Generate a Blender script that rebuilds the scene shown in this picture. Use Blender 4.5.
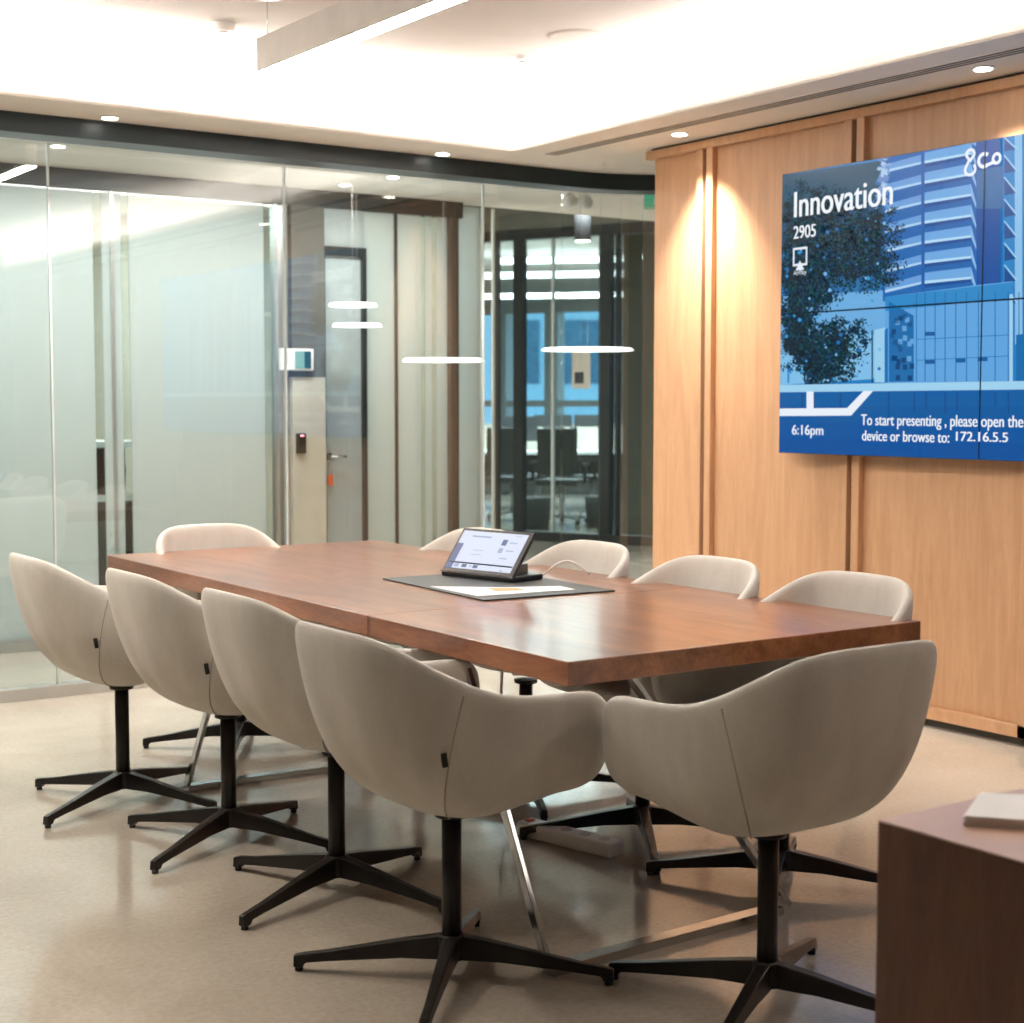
import bpy, bmesh, math, random
from mathutils import Vector, Matrix
R = math.radians
random.seed(7)
for o in list(bpy.data.objects): bpy.data.objects.remove(o)
sc = bpy.context.scene
col = sc.collection

# ------------------------------------------------------------------ camera
H, FPX, CX, CY = 1.35, 1564.0, 512.0, 511.5
YAW, PITCH = R(34.66), math.atan(107.5 / 1564.0)
cam_d = bpy.data.cameras.new('camera'); cam = bpy.data.objects.new('camera', cam_d); col.objects.link(cam)
cam_d.sensor_fit = 'HORIZONTAL'; cam_d.sensor_width = 36.0; cam_d.lens = 36.0 * FPX / 1024
cam.location = (0, 0, H); cam.rotation_euler = (R(90) - PITCH, 0, -YAW)
cam_d.clip_start = 0.05; cam_d.clip_end = 200
cam_d.dof.use_dof = True; cam_d.dof.focus_distance = 4.3; cam_d.dof.aperture_fstop = 5.0
sc.camera = cam
sc.view_settings.view_transform = 'Standard'; sc.view_settings.look = 'None'
sc.view_settings.exposure = 0.72; sc.view_settings.gamma = 1.0; sc.view_settings.use_curve_mapping = False
sc.cycles.max_bounces = 10; sc.cycles.transparent_max_bounces = 24; sc.cycles.use_denoising = True
sc.cycles.sample_clamp_indirect = 6.0; sc.cycles.caustics_reflective = False; sc.cycles.caustics_refractive = False

# ------------------------------------------------------------------ world: dusk sky, seen only through the office windows
w = bpy.data.worlds.new('dusk_sky'); sc.world = w; w.use_nodes = True
bg = w.node_tree.nodes['Background']; bg.inputs[0].default_value = (0.27, 0.50, 0.68, 1); bg.inputs[1].default_value = 2.2

# ------------------------------------------------------------------ room lights (cove strips, downlights, added fill, far rooms)
def look(o, d): o.rotation_euler = Vector(d).to_track_quat('-Z', 'Y').to_euler()
def area(name, loc, d, sx, sy, power, color=(1, .9, .8), spread=180):
    l = bpy.data.lights.new(name, 'AREA'); l.shape = 'RECTANGLE'; l.size = sx; l.size_y = sy
    l.energy = power; l.color = color; l.spread = R(spread)
    o = bpy.data.objects.new(name, l); col.objects.link(o); o.location = loc; look(o, d); return o
def spot(name, loc, d, power, angle, blend=.5, color=(1, .93, .85), size=.04):
    l = bpy.data.lights.new(name, 'SPOT'); l.energy = power; l.spot_size = R(angle); l.spot_blend = blend
    l.color = color; l.shadow_soft_size = size
    o = bpy.data.objects.new(name, l); col.objects.link(o); o.location = loc; look(o, d); return o
SOF, CEIL = 2.63, 2.95                      # soffit and tray heights
TX0, TX1, TY0, TY1 = 0.84, 4.58, -1.5, 6.615  # tray opening
COVE = (1, .95, .91)
P_COVE = 12.5
def cove(name, x, y, sx, sy, p):
    area(name, (x, y, SOF + .10), (0, 0, 1), sx, sy, p, COVE)
cove('cove_strip_far', (TX0 + TX1) / 2, TY1 + .10, TX1 - TX0, .06, P_COVE * (TX1 - TX0))
cove('cove_strip_right', TX1 + .10, (1.0 + TY1) / 2, .06, TY1 - 1.0, P_COVE * (TY1 - 1.0))
cove('cove_strip_right_near', TX1 + .10, (TY0 + 1.0) / 2, .06, 1.0 - TY0, P_COVE * .7 * (1.0 - TY0))
cove('cove_strip_left', TX0 - .10, (3.0 + TY1) / 2, .06, TY1 - 3.0, P_COVE * 1.6 * (TY1 - 3.0))
for nm, (x, y), p in (('downlight_beam', (4.93, 5.735), 150), ('downlight_beam', (4.93, 3.97), 150), ('downlight_beam', (4.93, 2.2), 120)):
    spot(nm, (x, y, SOF - .015), (.16, 0, -1), p, 84, 1.0)
for nm, (x, y), p in (('downlight_beam', (2.557, 6.86), 150), ('downlight_beam', (4.318, 6.87), 150)):
    spot(nm, (x, y, SOF - .015), (0, 0, -1), p, 90, .8)

for x, y, z, p in ((.50, 3.1, SOF, 22), (.50, 4.6, SOF, 105), (.50, 6.0, SOF, 120), (2.15, 1.15, CEIL, 36), (1.1, 2.3, CEIL, 8)):
    spot('downlight_beam', (x, y, z - .015), (0, 0, -1), p, 125 if x < 1 else 70, .9)  # fill beams for the left chairs and front corner, from added unseen fittings

# ------------------------------------------------------------------ materials
MATS = {}
def nt(name):
    m = bpy.data.materials.new(name); m.use_nodes = True; t = m.node_tree
    return m, t, t.nodes['Principled BSDF'], t.nodes['Material Output']
def ramp(t, fac, stops):
    r = t.nodes.new('ShaderNodeValToRGB'); t.links.new(fac, r.inputs[0])
    e = r.color_ramp.elements
    e[0].position, e[0].color = stops[0][0], (*stops[0][1], 1); e[1].position, e[1].color = stops[-1][0], (*stops[-1][1], 1)
    for p, c in stops[1:-1]:
        n = e.new(p); n.color = (*c, 1)
    return r.outputs[0]
def coords(t, scale, kind='Object'):
    tc = t.nodes.new('ShaderNodeTexCoord'); mp = t.nodes.new('ShaderNodeMapping')
    mp.inputs['Scale'].default_value = scale; t.links.new(tc.outputs[kind], mp.inputs[0]); return mp.outputs[0]
def noise(t, vec, scale, detail=4, rough=.5, dist=0):
    n = t.nodes.new('ShaderNodeTexNoise'); t.links.new(vec, n.inputs['Vector'])
    n.inputs['Scale'].default_value = scale; n.inputs['Detail'].default_value = detail
    n.inputs['Roughness'].default_value = rough; n.inputs['Distortion'].default_value = dist; return n.outputs['Fac']
def bump(t, b, fac, s=.1, d=.01):
    n = t.nodes.new('ShaderNodeBump'); n.inputs['Strength'].default_value = s; n.inputs['Distance'].default_value = d
    t.links.new(fac, n.inputs['Height']); t.links.new(n.outputs[0], b.inputs['Normal'])
def flat(name, c, rough=.5, metal=0, spec=.5, coat=0, var=.06):
    m, t, b, o = nt(name)
    f = noise(t, coords(t, (1, 1, 1)), 9, 3)
    lo = tuple(x * (1 - var) for x in c); hi = tuple(min(1, x * (1 + var)) for x in c)
    t.links.new(ramp(t, f, [(.3, lo), (.7, hi)]), b.inputs['Base Color'])
    b.inputs['Roughness'].default_value = rough; b.inputs['Metallic'].default_value = metal
    b.inputs['Specular IOR Level'].default_value = spec; b.inputs['Coat Weight'].default_value = coat
    MATS[name] = m; return m
def wood(name, stops, scale, axis_scale, rough=.4, coat=0, fine=60, bstr=.03):
    m, t, b, o = nt(name)
    v = coords(t, axis_scale)
    a = noise(t, v, scale, 6, .6, 1.2); f = noise(t, v, fine, 3, .6)
    mx = t.nodes.new('ShaderNodeMix'); mx.data_type = 'FLOAT'; mx.inputs[0].default_value = .3
    t.links.new(a, mx.inputs[2]); t.links.new(f, mx.inputs[3])
    t.links.new(ramp(t, mx.outputs[0], stops), b.inputs['Base Color'])
    b.inputs['Roughness'].default_value = rough; b.inputs['Coat Weight'].default_value = coat; b.inputs['Coat Roughness'].default_value = .15
    bump(t, b, f, bstr, .002); MATS[name] = m; return m
def emit(name, c, s, base=.8):
    m, t, b, o = nt(name)
    b.inputs['Base Color'].default_value = (base, base, base, 1)
    b.inputs['Emission Color'].default_value = (*c, 1); b.inputs['Emission Strength'].default_value = s
    MATS[name] = m; return m
def lin(r, g, b):
    f = lambda v: ((v / 255 + .055) / 1.055) ** 2.4 if v / 255 > .04045 else v / 255 / 12.92
    return (f(r), f(g), f(b))
def glass(name, tint, ior=1.5, rough=0.0, film=0.0, film_col=(.7, .75, .72)):
    m, t, b, o = nt(name); t.nodes.remove(b)
    tr = t.nodes.new('ShaderNodeBsdfTransparent'); tr.inputs[0].default_value = (*tint, 1)
    gl = t.nodes.new('ShaderNodeBsdfGlossy'); gl.inputs['Roughness'].default_value = rough
    lw_ = t.nodes.new('ShaderNodeLayerWeight'); lw_.inputs[0].default_value = .5     # two-sided Schlick reflectance
    pw_ = t.nodes.new('ShaderNodeMath'); pw_.operation = 'POWER'; pw_.inputs[1].default_value = 5; t.links.new(lw_.outputs['Facing'], pw_.inputs[0])
    f0 = ((ior - 1) / (ior + 1)) ** 2
    fr = t.nodes.new('ShaderNodeMath'); fr.operation = 'MULTIPLY_ADD'; t.links.new(pw_.outputs[0], fr.inputs[0]); fr.inputs[1].default_value = 1 - f0; fr.inputs[2].default_value = f0
    mx = t.nodes.new('ShaderNodeMixShader')
    base = tr.outputs[0]
    if film > 0:
        df = t.nodes.new('ShaderNodeBsdfDiffuse'); tl = t.nodes.new('ShaderNodeBsdfTranslucent')
        df.inputs[0].default_value = (*film_col, 1); tl.inputs[0].default_value = (*film_col, 1)
        m2 = t.nodes.new('ShaderNodeMixShader'); m2.inputs[0].default_value = .55
        t.links.new(df.outputs[0], m2.inputs[1]); t.links.new(tl.outputs[0], m2.inputs[2])
        m3 = t.nodes.new('ShaderNodeMixShader'); m3.inputs[0].default_value = film
        t.links.new(base, m3.inputs[1]); t.links.new(m2.outputs[0], m3.inputs[2]); base = m3.outputs[0]
    t.links.new(fr.outputs[0], mx.inputs[0]); t.links.new(base, mx.inputs[1]); t.links.new(gl.outputs[0], mx.inputs[2])
    t.links.new(mx.outputs[0], o.inputs[0]); MATS[name] = m; return m

# polished concrete
m, t, b, o = nt('polished_concrete')
v = coords(t, (1, 1, 1)); n1 = noise(t, v, 1.1, 6, .6, .4); n2 = noise(t, v, 60, 3, .7)
mx = t.nodes.new('ShaderNodeMix'); mx.data_type = 'FLOAT'; mx.inputs[0].default_value = .35
t.links.new(n1, mx.inputs[2]); t.links.new(n2, mx.inputs[3])
t.links.new(ramp(t, mx.outputs[0], [(.32, (.33, .285, .23)), (.5, (.44, .385, .315)), (.68, (.55, .485, .41))]), b.inputs['Base Color'])
t.links.new(ramp(t, n1, [(.3, (.08,) * 3), (.7, (.15,) * 3)]), b.inputs['Roughness'])
b.inputs['Specular IOR Level'].default_value = .8
MATS['concrete'] = m
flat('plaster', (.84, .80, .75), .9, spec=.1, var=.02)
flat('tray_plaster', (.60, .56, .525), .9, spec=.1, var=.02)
flat('dim_wall', (.16, .15, .14), .9, var=.03)
flat('white_paint', (.82, .82, .80), .4)
flat('header_metal', (.014, .026, .030), .38, metal=0, spec=.4)
flat('frame_metal', (.045, .05, .052), .35, metal=.3)
flat('rail_metal', (.55, .55, .53), .35, metal=.7)
flat('joint_silicone', (.62, .66, .64), .35)
flat('black_metal', (.016, .013, .011), .33, metal=.3, spec=.5)
flat('steel', (.55, .57, .58), .18, metal=1)
flat('rubber', (.02, .02, .02), .7)
flat('black_plastic', (.012, .012, .013), .3)
flat('grey_plastic', (.45, .46, .46), .4)
flat('white_plastic', (.90, .88, .85), .4)
flat('leather', (.028, .03, .032), .45)
flat('paper', (.80, .78, .76), .7)
flat('cable', (.75, .70, .65), .5)
flat('cream_wall', (.62, .57, .48), .8)
flat('pier_dark', (.12, .115, .10), .8)  # shade of the upper pier as colour; also the dark office column
flat('soffit_green', (.22, .22, .19), .9)
flat('grey_door', (.42, .47, .47), .5)
flat('orange_tag', (.85, .13, .03), .5)
flat('charcoal', (.05, .055, .06), .7)
flat('desk_white', (.8, .82, .84), .5)
flat('aluminium', (.62, .62, .62), .3, metal=.8)
flat('lamp_body', (.56, .53, .50), .5)
flat('plinth', (.07, .062, .05), .7)
flat('tag_black', (.01, .009, .008), .6)
wood('oak', [(.3, (.52, .285, .150)), (.5, (.60, .345, .188)), (.7, (.68, .405, .232))], 3.0, (6, 6, .5), .42, 0, 40, .02)
wood('walnut_top', [(.28, (.105, .034, .014)), (.45, (.20, .07, .030)), (.58, (.30, .115, .05)), (.75, (.40, .165, .078))], 2.2, (3.2, .55, 3.2), .28, .35, 30, .02)
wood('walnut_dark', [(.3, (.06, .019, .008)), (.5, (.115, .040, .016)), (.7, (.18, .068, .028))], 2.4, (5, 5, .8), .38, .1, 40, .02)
# chair cloth
m, t, b, o = nt('chair_cloth')
v = coords(t, (1, 1, 1)); wv = coords(t, (1, 1, .35))
n1 = noise(t, v, 420, 2, .6); n2 = noise(t, wv, 9, 3, .6)
mx = t.nodes.new('ShaderNodeMix'); mx.data_type = 'FLOAT'; mx.inputs[0].default_value = .5
t.links.new(n1, mx.inputs[2]); t.links.new(n2, mx.inputs[3])
t.links.new(ramp(t, mx.outputs[0], [(.33, (.54, .508, .45)), (.67, (.71, .675, .61))]), b.inputs['Base Color'])
b.inputs['Roughness'].default_value = .95; b.inputs['Specular IOR Level'].default_value = .15
b.inputs['Sheen Weight'].default_value = .12; b.inputs['Sheen Roughness'].default_value = .5
bump(t, b, n1, .25, .002); MATS['cloth'] = m
flat('seam_thread', (.36, .32, .28), .9)
glass('clear_glass', (.93, .965, .955), 1.9)
glass('office_glass', (.80, .88, .88), 1.5)
glass('frosted_glass', (.85, .95, .93), 1.45, .02, .86, (.71, .76, .755))
glass('door_glass', (.55, .62, .62), 1.45, .02, .8, (.50, .55, .54))
SCR = .60   # how bright the displays stand against the room
emit('led_strip', (1, .96, .92), 60)
emit('led_white', (.95, .98, 1), 4)
emit('downlight_disc', (1, .92, .80), 14)
emit('disc_lamp', (1, .97, .92), 2.0)
emit('exit_green', lin(50, 150, 115), .6, .1)
emit('panel_glow', (1, .98, .96), 3.0)

# ------------------------------------------------------------------ mesh helpers
class MB:
    def __init__(s): s.bm = bmesh.new()
    def box(s, x0, x1, y0, y1, z0, z1, mi=0):
        p = [s.bm.verts.new((x, y, z)) for x in (x0, x1) for y in (y0, y1) for z in (z0, z1)]
        for f in ((0, 1, 3, 2), (4, 6, 7, 5), (0, 4, 5, 1), (2, 3, 7, 6), (0, 2, 6, 4), (1, 5, 7, 3)):
            fc = s.bm.faces.new([p[i] for i in f]); fc.material_index = mi
        return s
    def cyl(s, c, r, h, seg=24, r2=None, mi=0, axis=(0, 0, 1)):
        r2 = r if r2 is None else r2
        q = Vector((0, 0, 1)).rotation_difference(Vector(axis).normalized()); c = Vector(c)
        a = [s.bm.verts.new(c + q @ Vector((r * math.cos(k * 2 * math.pi / seg), r * math.sin(k * 2 * math.pi / seg), 0))) for k in range(seg)]
        d = [s.bm.verts.new(c + q @ Vector((r2 * math.cos(k * 2 * math.pi / seg), r2 * math.sin(k * 2 * math.pi / seg), h))) for k in range(seg)]
        for k in range(seg):
            f = s.bm.faces.new((a[k], a[(k + 1) % seg], d[(k + 1) % seg], d[k])); f.smooth = True; f.material_index = mi
        for ring in (a[::-1], d): s.bm.faces.new(ring).material_index = mi
        return s
    def tube(s, pts, r, seg=10):
        pts = [Vector(p) for p in pts]; rings = []
        for i, p in enumerate(pts):
            d = (pts[min(i + 1, len(pts) - 1)] - pts[max(i - 1, 0)]).normalized()
            a = d.cross(Vector((0, 0, 1)) if abs(d.z) < .9 else Vector((1, 0, 0))).normalized(); b2 = d.cross(a)
            rr = r[i] if isinstance(r, (list, tuple)) else r
            rings.append([s.bm.verts.new(p + (a * math.cos(k * 2 * math.pi / seg) + b2 * math.sin(k * 2 * math.pi / seg)) * rr) for k in range(seg)])
        for u, v2 in zip(rings, rings[1:]):
            for k in range(seg):
                f = s.bm.faces.new((u[k], u[(k + 1) % seg], v2[(k + 1) % seg], v2[k])); f.smooth = True
        s.bm.faces.new(rings[0][::-1]); s.bm.faces.new(rings[-1]); return s
    def bar(s, p, q, w, h, w2=None, h2=None, up=(0, 0, 1)):   # rectangular bar between two points, tapering
        p, q = Vector(p), Vector(q); d = (q - p).normalized(); sd = d.cross(Vector(up)).normalized(); u = sd.cross(d)
        w2 = w if w2 is None else w2; h2 = h if h2 is None else h2
        A = [s.bm.verts.new(p + sd * w * i / 2 + u * h * j / 2) for i, j in ((-1, -1), (1, -1), (1, 1), (-1, 1))]
        B = [s.bm.verts.new(q + sd * w2 * i / 2 + u * h2 * j / 2) for i, j in ((-1, -1), (1, -1), (1, 1), (-1, 1))]
        for k in range(4): s.bm.faces.new((A[k], A[(k + 1) % 4], B[(k + 1) % 4], B[k]))
        s.bm.faces.new(A[::-1]); s.bm.faces.new(B); return s
    def poly(s, pts, mi=0):
        f = s.bm.faces.new([s.bm.verts.new(p) for p in pts]); f.material_index = mi; return s
    def prism(s, pts, z0, z1):
        a = [s.bm.verts.new((x, y, z0)) for x, y in pts]; b2 = [s.bm.verts.new((x, y, z1)) for x, y in pts]; n = len(pts)
        for k in range(n): s.bm.faces.new((a[k], a[(k + 1) % n], b2[(k + 1) % n], b2[k]))
        s.bm.faces.new(a[::-1]); s.bm.faces.new(b2); return s
    def build(s, name, mats, parent=None, bevel=0, loc=None, seg=2, fix=True, subsurf=0):
        if fix: bmesh.ops.recalc_face_normals(s.bm, faces=s.bm.faces)
        me = bpy.data.meshes.new(name); s.bm.to_mesh(me); s.bm.free()
        for m in (mats if isinstance(mats, (list, tuple)) else [mats]): me.materials.append(MATS[m] if isinstance(m, str) else m)
        o = bpy.data.objects.new(name, me); col.objects.link(o)
        if parent: o.parent = parent
        if loc: o.location = loc
        if bevel:
            b = o.modifiers.new('bevel', 'BEVEL'); b.width = bevel; b.segments = seg; b.limit_method = 'ANGLE'
        if subsurf:
            b = o.modifiers.new('subsurf', 'SUBSURF'); b.levels = subsurf; b.render_levels = subsurf
        return o
def tag(o, label=None, cat=None, group=None, kind=None):
    if label: o['label'] = label
    if cat: o['category'] = cat
    if group: o['group'] = group
    if kind: o['kind'] = kind
    return o
def empty(name, loc=(0, 0, 0), rz=0, **k):
    o = bpy.data.objects.new(name, None); col.objects.link(o); o.location = loc; o.rotation_euler = (0, 0, rz)
    o.empty_display_size = .1; return tag(o, **k)
def struct(o): o['kind'] = 'structure'; return o
def copy_tree(o, parent=None):
    c = o.copy(); col.objects.link(c)
    if parent:
        c.parent = parent; c.matrix_parent_inverse = o.matrix_parent_inverse.copy()
    for ch in list(o.children): copy_tree(ch, c)
    return c
FWD = Vector((math.sin(YAW), math.cos(YAW), 0)); RGT = Vector((math.cos(YAW), -math.sin(YAW), 0))
def at(px, depth, z=0):       # a place on the floor plan, by bearing and distance from the doorway
    p = FWD * depth + RGT * ((px - CX) / FPX * depth); return Vector((p.x, p.y, z))

# ------------------------------------------------------------------ STRUCTURE
X0, X1, Y0 = -2.6, 5.11, -2.6
GY, BY = 7.10, 8.50           # first and second glass partition
struct(MB().box(X0, 26, Y0, 34, -.1, 0).build('floor', 'concrete'))
# soffit ring round the tray, with the drop edge of the cove
so = MB()
so.box(TX1, 5.62, Y0, GY - .06, SOF, SOF + .012)
so.box(X0, TX0, Y0, GY - .06, SOF, SOF + .012)
so.box(TX0, TX1, TY1, GY - .06, SOF, SOF + .012)
so.box(TX0, TX1, Y0, TY0, SOF, SOF + .012)
struct(so.build('ceiling', 'plaster')).name = 'ceiling_soffit'
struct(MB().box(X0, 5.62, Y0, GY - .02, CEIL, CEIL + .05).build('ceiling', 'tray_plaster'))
struct(MB().box(TX1 + .20, 5.0, Y0, 6.9, SOF + .012, CEIL).build('wall_cove_right', 'plaster'))
struct(MB().box(X0, 5.0, TY1 + .20, TY1 + .28, SOF + .012, CEIL).build('wall_cove_far', 'plaster'))
struct(MB().box(TX0 - .3, TX0 - .2, Y0, TY1 + .2, SOF + .012, CEIL).build('wall_cove_left', 'plaster'))
struct(MB().box(X0 - .1, X0, Y0, 14, 0, 3.2).build('wall_left', 'dim_wall'))
struct(MB().box(X0, 5.4, Y0 - .1, Y0, 0, 3.2).build('wall_back', 'dim_wall'))
# oak wall on the right
ow = MB()
YE = 6.165
ow.box(X1 + .03, 5.45, Y0, YE, .035, SOF - .012)
seams = [5.76, 4.794, 3.828, 2.862, 1.896, .93]
stile = []
for s in seams:
    ow.box(X1, X1 + .031, s + .014, s + .058, .035, SOF - .012)
    ow.box(X1, X1 + .031, s - .058, s - .014, .035, SOF - .012)
ow.box(X1 - .006, X1 + .031, Y0, YE + .03, SOF - .052, SOF - .012)
ow.box(X1, X1 + .031, Y0, YE, .035, .085)
struct(ow.build('wall_right', 'oak', bevel=.0015, seg=1))
struct(MB().box(X1 + .035, 5.44, Y0, YE - .02, 0, .035).build('baseboard_right', 'plinth'))
gs = MB()
for s in seams: gs.box(X1 + .0285, X1 + .0295, s - .013, s + .013, .086, SOF - .053)
struct(gs.build('trim_1', 'plinth'))
struct(MB().box(X1 + .01, 5.44, Y0, YE, SOF - .012, SOF).build('trim_2', 'plinth'))

# first glass partition: header, rail, panes, curved corner
RC, CXC = .95, 5.25
def path(off):
    pts = [(X0, GY + off), (CXC, GY + off)]
    for k in range(1, 13):
        a = k / 12 * R(90); pts.append((CXC + (RC + off) * math.sin(a), GY - RC + (RC + off) * math.cos(a)))
    pts.append((CXC + RC + off, 5.2)); return pts
def strip(off0, off1, z0, z1):
    return path(off0) + path(off1)[::-1], z0, z1
hb = MB(); P, Q = path(-.13), path(.05)
def ribbon(mb, P, Q, z0, z1):
    for i in range(len(P) - 1):
        mb.prism([P[i], P[i + 1], Q[i + 1], Q[i]], z0, z1)
    return mb
struct(ribbon(hb, P, Q, SOF - .088, SOF).build('trim_3', 'header_metal'))
struct(ribbon(MB(), path(-.035), path(.035), 0, .055).build('trim_4', 'rail_metal'))
joints = [-.02, 1.165, 2.35, 3.533, 4.718]
n = 1
prev = X0
for j in joints + [CXC]:
    g = MB().box(prev + .004, j - .004, GY - .006, GY + .006, .05, SOF - .10).build('window_%d' % n, 'clear_glass'); struct(g); n += 1
    prev = j
g = MB(); PP, QQ = path(-.006)[1:], path(.006)[1:]
ribbon(g, PP, QQ, .05, SOF - .10)
bmesh.ops.remove_doubles(g.bm, verts=g.bm.verts, dist=1e-5)
struct(g.build('window_%d' % n, 'clear_glass')); n += 1
jm = MB()
for j in joints: jm.box(j - .004, j + .004, GY - .008, GY + .008, .05, SOF - .10)
jm.box(5.86, 5.872, GY - .30, GY - .285, .05, SOF - .10)
struct(jm.build('trim_5', 'joint_silicone'))
# corridor ceiling and lobby ceiling
struct(MB().box(X0, 7.2, GY - .05, BY + .06, SOF, SOF + .05).build('ceiling_corridor', 'plaster'))
struct(MB().box(5.62, 8.2, 2.9, GY - .05, SOF, SOF + .05).build('ceiling_lobby', 'plaster'))
struct(MB().box(5.45, 22, 2.9, 3.0, 0, 3.4).build('wall_lobby_near', 'dim_wall'))

# second partition: header, rail, frosted panes, pier, door
struct(MB().box(X0, 5.47, BY - .04, BY + .04, SOF - .10, SOF).build('trim_6', 'header_metal'))
struct(MB().box(X0, 4.23, BY - .035, BY + .035, 0, .07).build('trim_7', 'rail_metal'))
for x0, x1, m in ((X0, 1.60, 'frosted_glass'), (1.66, 3.055, 'frosted_glass'), (3.107, 3.215, 'frosted_glass'), (3.263, 4.09, 'frosted_glass')):
    struct(MB().box(x0, x1, BY - .006, BY + .006, .07, SOF - .10).build('window_%d' % n, m)); n += 1
for x0, x1 in ((3.055, 3.107), (3.215, 3.263), (4.09, 4.15)):
    struct(MB().box(x0, x1, BY - .006, BY + .006, .07, SOF - .10).build('window_%d' % n, 'office_glass')); n += 1
struct(MB().box(3.152, 3.172, BY - .018, BY - .007, .07, SOF - .10).box(4.15, 4.17, BY - .03, BY + .03, .07, SOF - .1).box(4.20, 4.235, BY - .03, BY + .03, .07, SOF - .1).build('trim_8', 'rail_metal'))
struct(MB().box(4.24, 4.46, BY - .07, BY + .10, 0, 1.51).build('wall_pier', 'cream_wall'))
struct(MB().box(4.24, 4.46, BY - .07, BY + .10, 1.51, SOF - .101).build('wall_pier_shaded', 'pier_dark'))  # same cream pier; the shade on its upper part is put into the colour
# grey door beside the pier
dr = struct(MB().box(4.475, 4.735, BY - .02, BY + .02, .01, 2.24).build('door_1', 'grey_door', bevel=.002))
fr = MB().box(4.46, 4.475, BY - .05, BY + .04, 0, 2.30).box(4.735, 4.76, BY - .05, BY + .04, 0, 2.30).box(4.475, 4.735, BY - .05, BY + .04, 2.245, 2.30)
fr.build('door_frame', 'frame_metal', dr)
hn = MB().cyl((4.505, BY - .021, 1.03), .022, .012, 16, axis=(0, -1, 0)).tube([(4.505, BY - .03, 1.03), (4.505, BY - .065, 1.03), (4.60, BY - .07, 1.03)], .009).build('door_handle', 'steel', dr)
kt = empty('key_ring', (4.50, BY - .034, .99), label='bunch of keys with an orange tag hanging from the grey door lock', cat='keys')
MB().tube([(0, 0, 0), (0, -.012, -.02), (0, -.012, -.07)], .003).build('key', 'steel', kt)
MB().box(-.018, .018, -.018, -.012, -.135, -.07).build('key_tag', 'orange_tag', kt, bevel=.003)['label'] = 'bright orange key tag'
# frosted bay right of the door
struct(MB().box(4.46, 4.76, BY - .02, BY + .02, 2.30, SOF - .1).build('wall_over_door', 'grey_door'))
for x0, x1, m in ((4.76, 4.98, 'frosted_glass'), (5.0, 5.17, 'frosted_glass'), (5.17, 5.205, 'office_glass'), (5.205, 5.255, 'frosted_glass'), (5.255, 5.29, 'office_glass'), (5.29, 5.37, 'frosted_glass')):
    struct(MB().box(x0, x1, BY - .006, BY + .006, .0, SOF - .10).build('window_%d' % n, m)); n += 1
struct(MB().box(4.98, 5.0, BY - .015, BY + .015, 0, SOF - .1).build('trim_9', 'frame_metal'))
struct(MB().box(5.37, 5.43, BY - .05, BY + .05, 0, SOF - .10).build('trim_10', 'frame_metal'))
# return glass of the corridor corner, running away from the post
struct(MB().box(5.43, 5.62, BY - .006, BY + .006, .0, SOF - .02).build('window_%d' % n, 'frosted_glass')); n += 1
struct(MB().box(5.62, 5.64, BY - .02, BY + .02, 0, SOF - .02).box(5.72, 5.735, BY - .01, BY + .01, 0, SOF - .02).build('trim_11', 'joint_silicone'))
# rooms behind the second partition
struct(MB().box(X0, 5.47, 13.4, 13.5, 0, 3.0).build('wall_far_room', 'cream_wall'))
struct(MB().box(5.47, 5.55, BY + .1, 20, 0, 3.4).build('wall_far_side', 'cream_wall'))
struct(MB().box(4.3, 4.36, BY + .1, 13.4, 0, 3.0).build('wall_far_divider', 'cream_wall'))
struct(MB().box(X0, 5.55, BY + .06, 13.5, 2.75, 2.8).build('ceiling_far_room', 'plaster'))
area('far_room_light', (2.6, 10.6, 2.70), (0, 0, -1), 2.8, 2.2, 100, (1, .98, .95))
area('far_room_light', (4.9, 10.2, 2.70), (0, 0, -1), .8, 1.6, 45, (.93, .98, 1))
area('corridor_light', (2.6, 7.8, SOF - .01), (0, 0, -1), 4.6, .12, 60, (1, .98, .96))

# office beyond the lobby, its glass front turned away from the room grid
OA = R(34.66 - 60); E1 = Vector((-math.sin(OA), math.cos(OA), 0)) * -1; E1 = Vector((.427, -.904, 0)).normalized(); E2 = Vector((.904, .427, 0)).normalized()
OP = at(590, 15.2)
def oloc(s, t, z=0): v = OP + E1 * s + E2 * t; return Vector((v.x, v.y, z))
def osolve(px, t=0.0):      # how far along the office front a bearing falls
    d = FWD + RGT * ((px - CX) / FPX)
    # OP + s E1 + t E2 = k d
    ax, ay = OP.x + t * E2.x, OP.y + t * E2.y
    det = E1.x * -d.y - -d.x * E1.y
    s = (-ax * -d.y - -d.x * -ay) / det
    return s
def obox(name, s0, s1, t0, t1, z0, z1, mat, structural=True):
    o = MB().box(s0, s1, t0, t1, z0, z1).build(name, mat); o.location = OP; o.rotation_euler = (0, 0, math.atan2(E1.y, E1.x))
    return struct(o) if structural else o
HZ = 2.98
OFF = 15.2
obox('ceiling_lobby_high', -12, 9, -13, -.05, 3.35, 3.45, 'plaster')
obox('wall_lobby_right', 5, 5.2, -3.5, .1, 0, 3.35, 'dim_wall')
struct(MB().box(8.2, 8.3, 2.9, 6.4, 0, 3.4).build('wall_lobby_side', 'dim_wall'))
obox('wall_office_left', -12.1, -11.9, -.1, 13.2, 0, 3.4, 'dim_wall')
obox('wall_office_lintel', -12, 5, -.05, .1, HZ + .08, 3.35, 'soffit_green')
obox('trim_12', -12, 5, -.06, .06, HZ - .02, HZ + .08, 'frame_metal')
obox('trim_13', -12, 5, -.06, .06, 0, .09, 'frame_metal')
k = 14
for px, wd in ((520, .10), (606, .12), (497, .03), (618, .03), (668, .1)):
    s = osolve(px); obox('trim_%d' % k, s - wd / 2, s + wd / 2, -.05, .05, .09, HZ - .02, 'frame_metal'); k += 1
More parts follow.
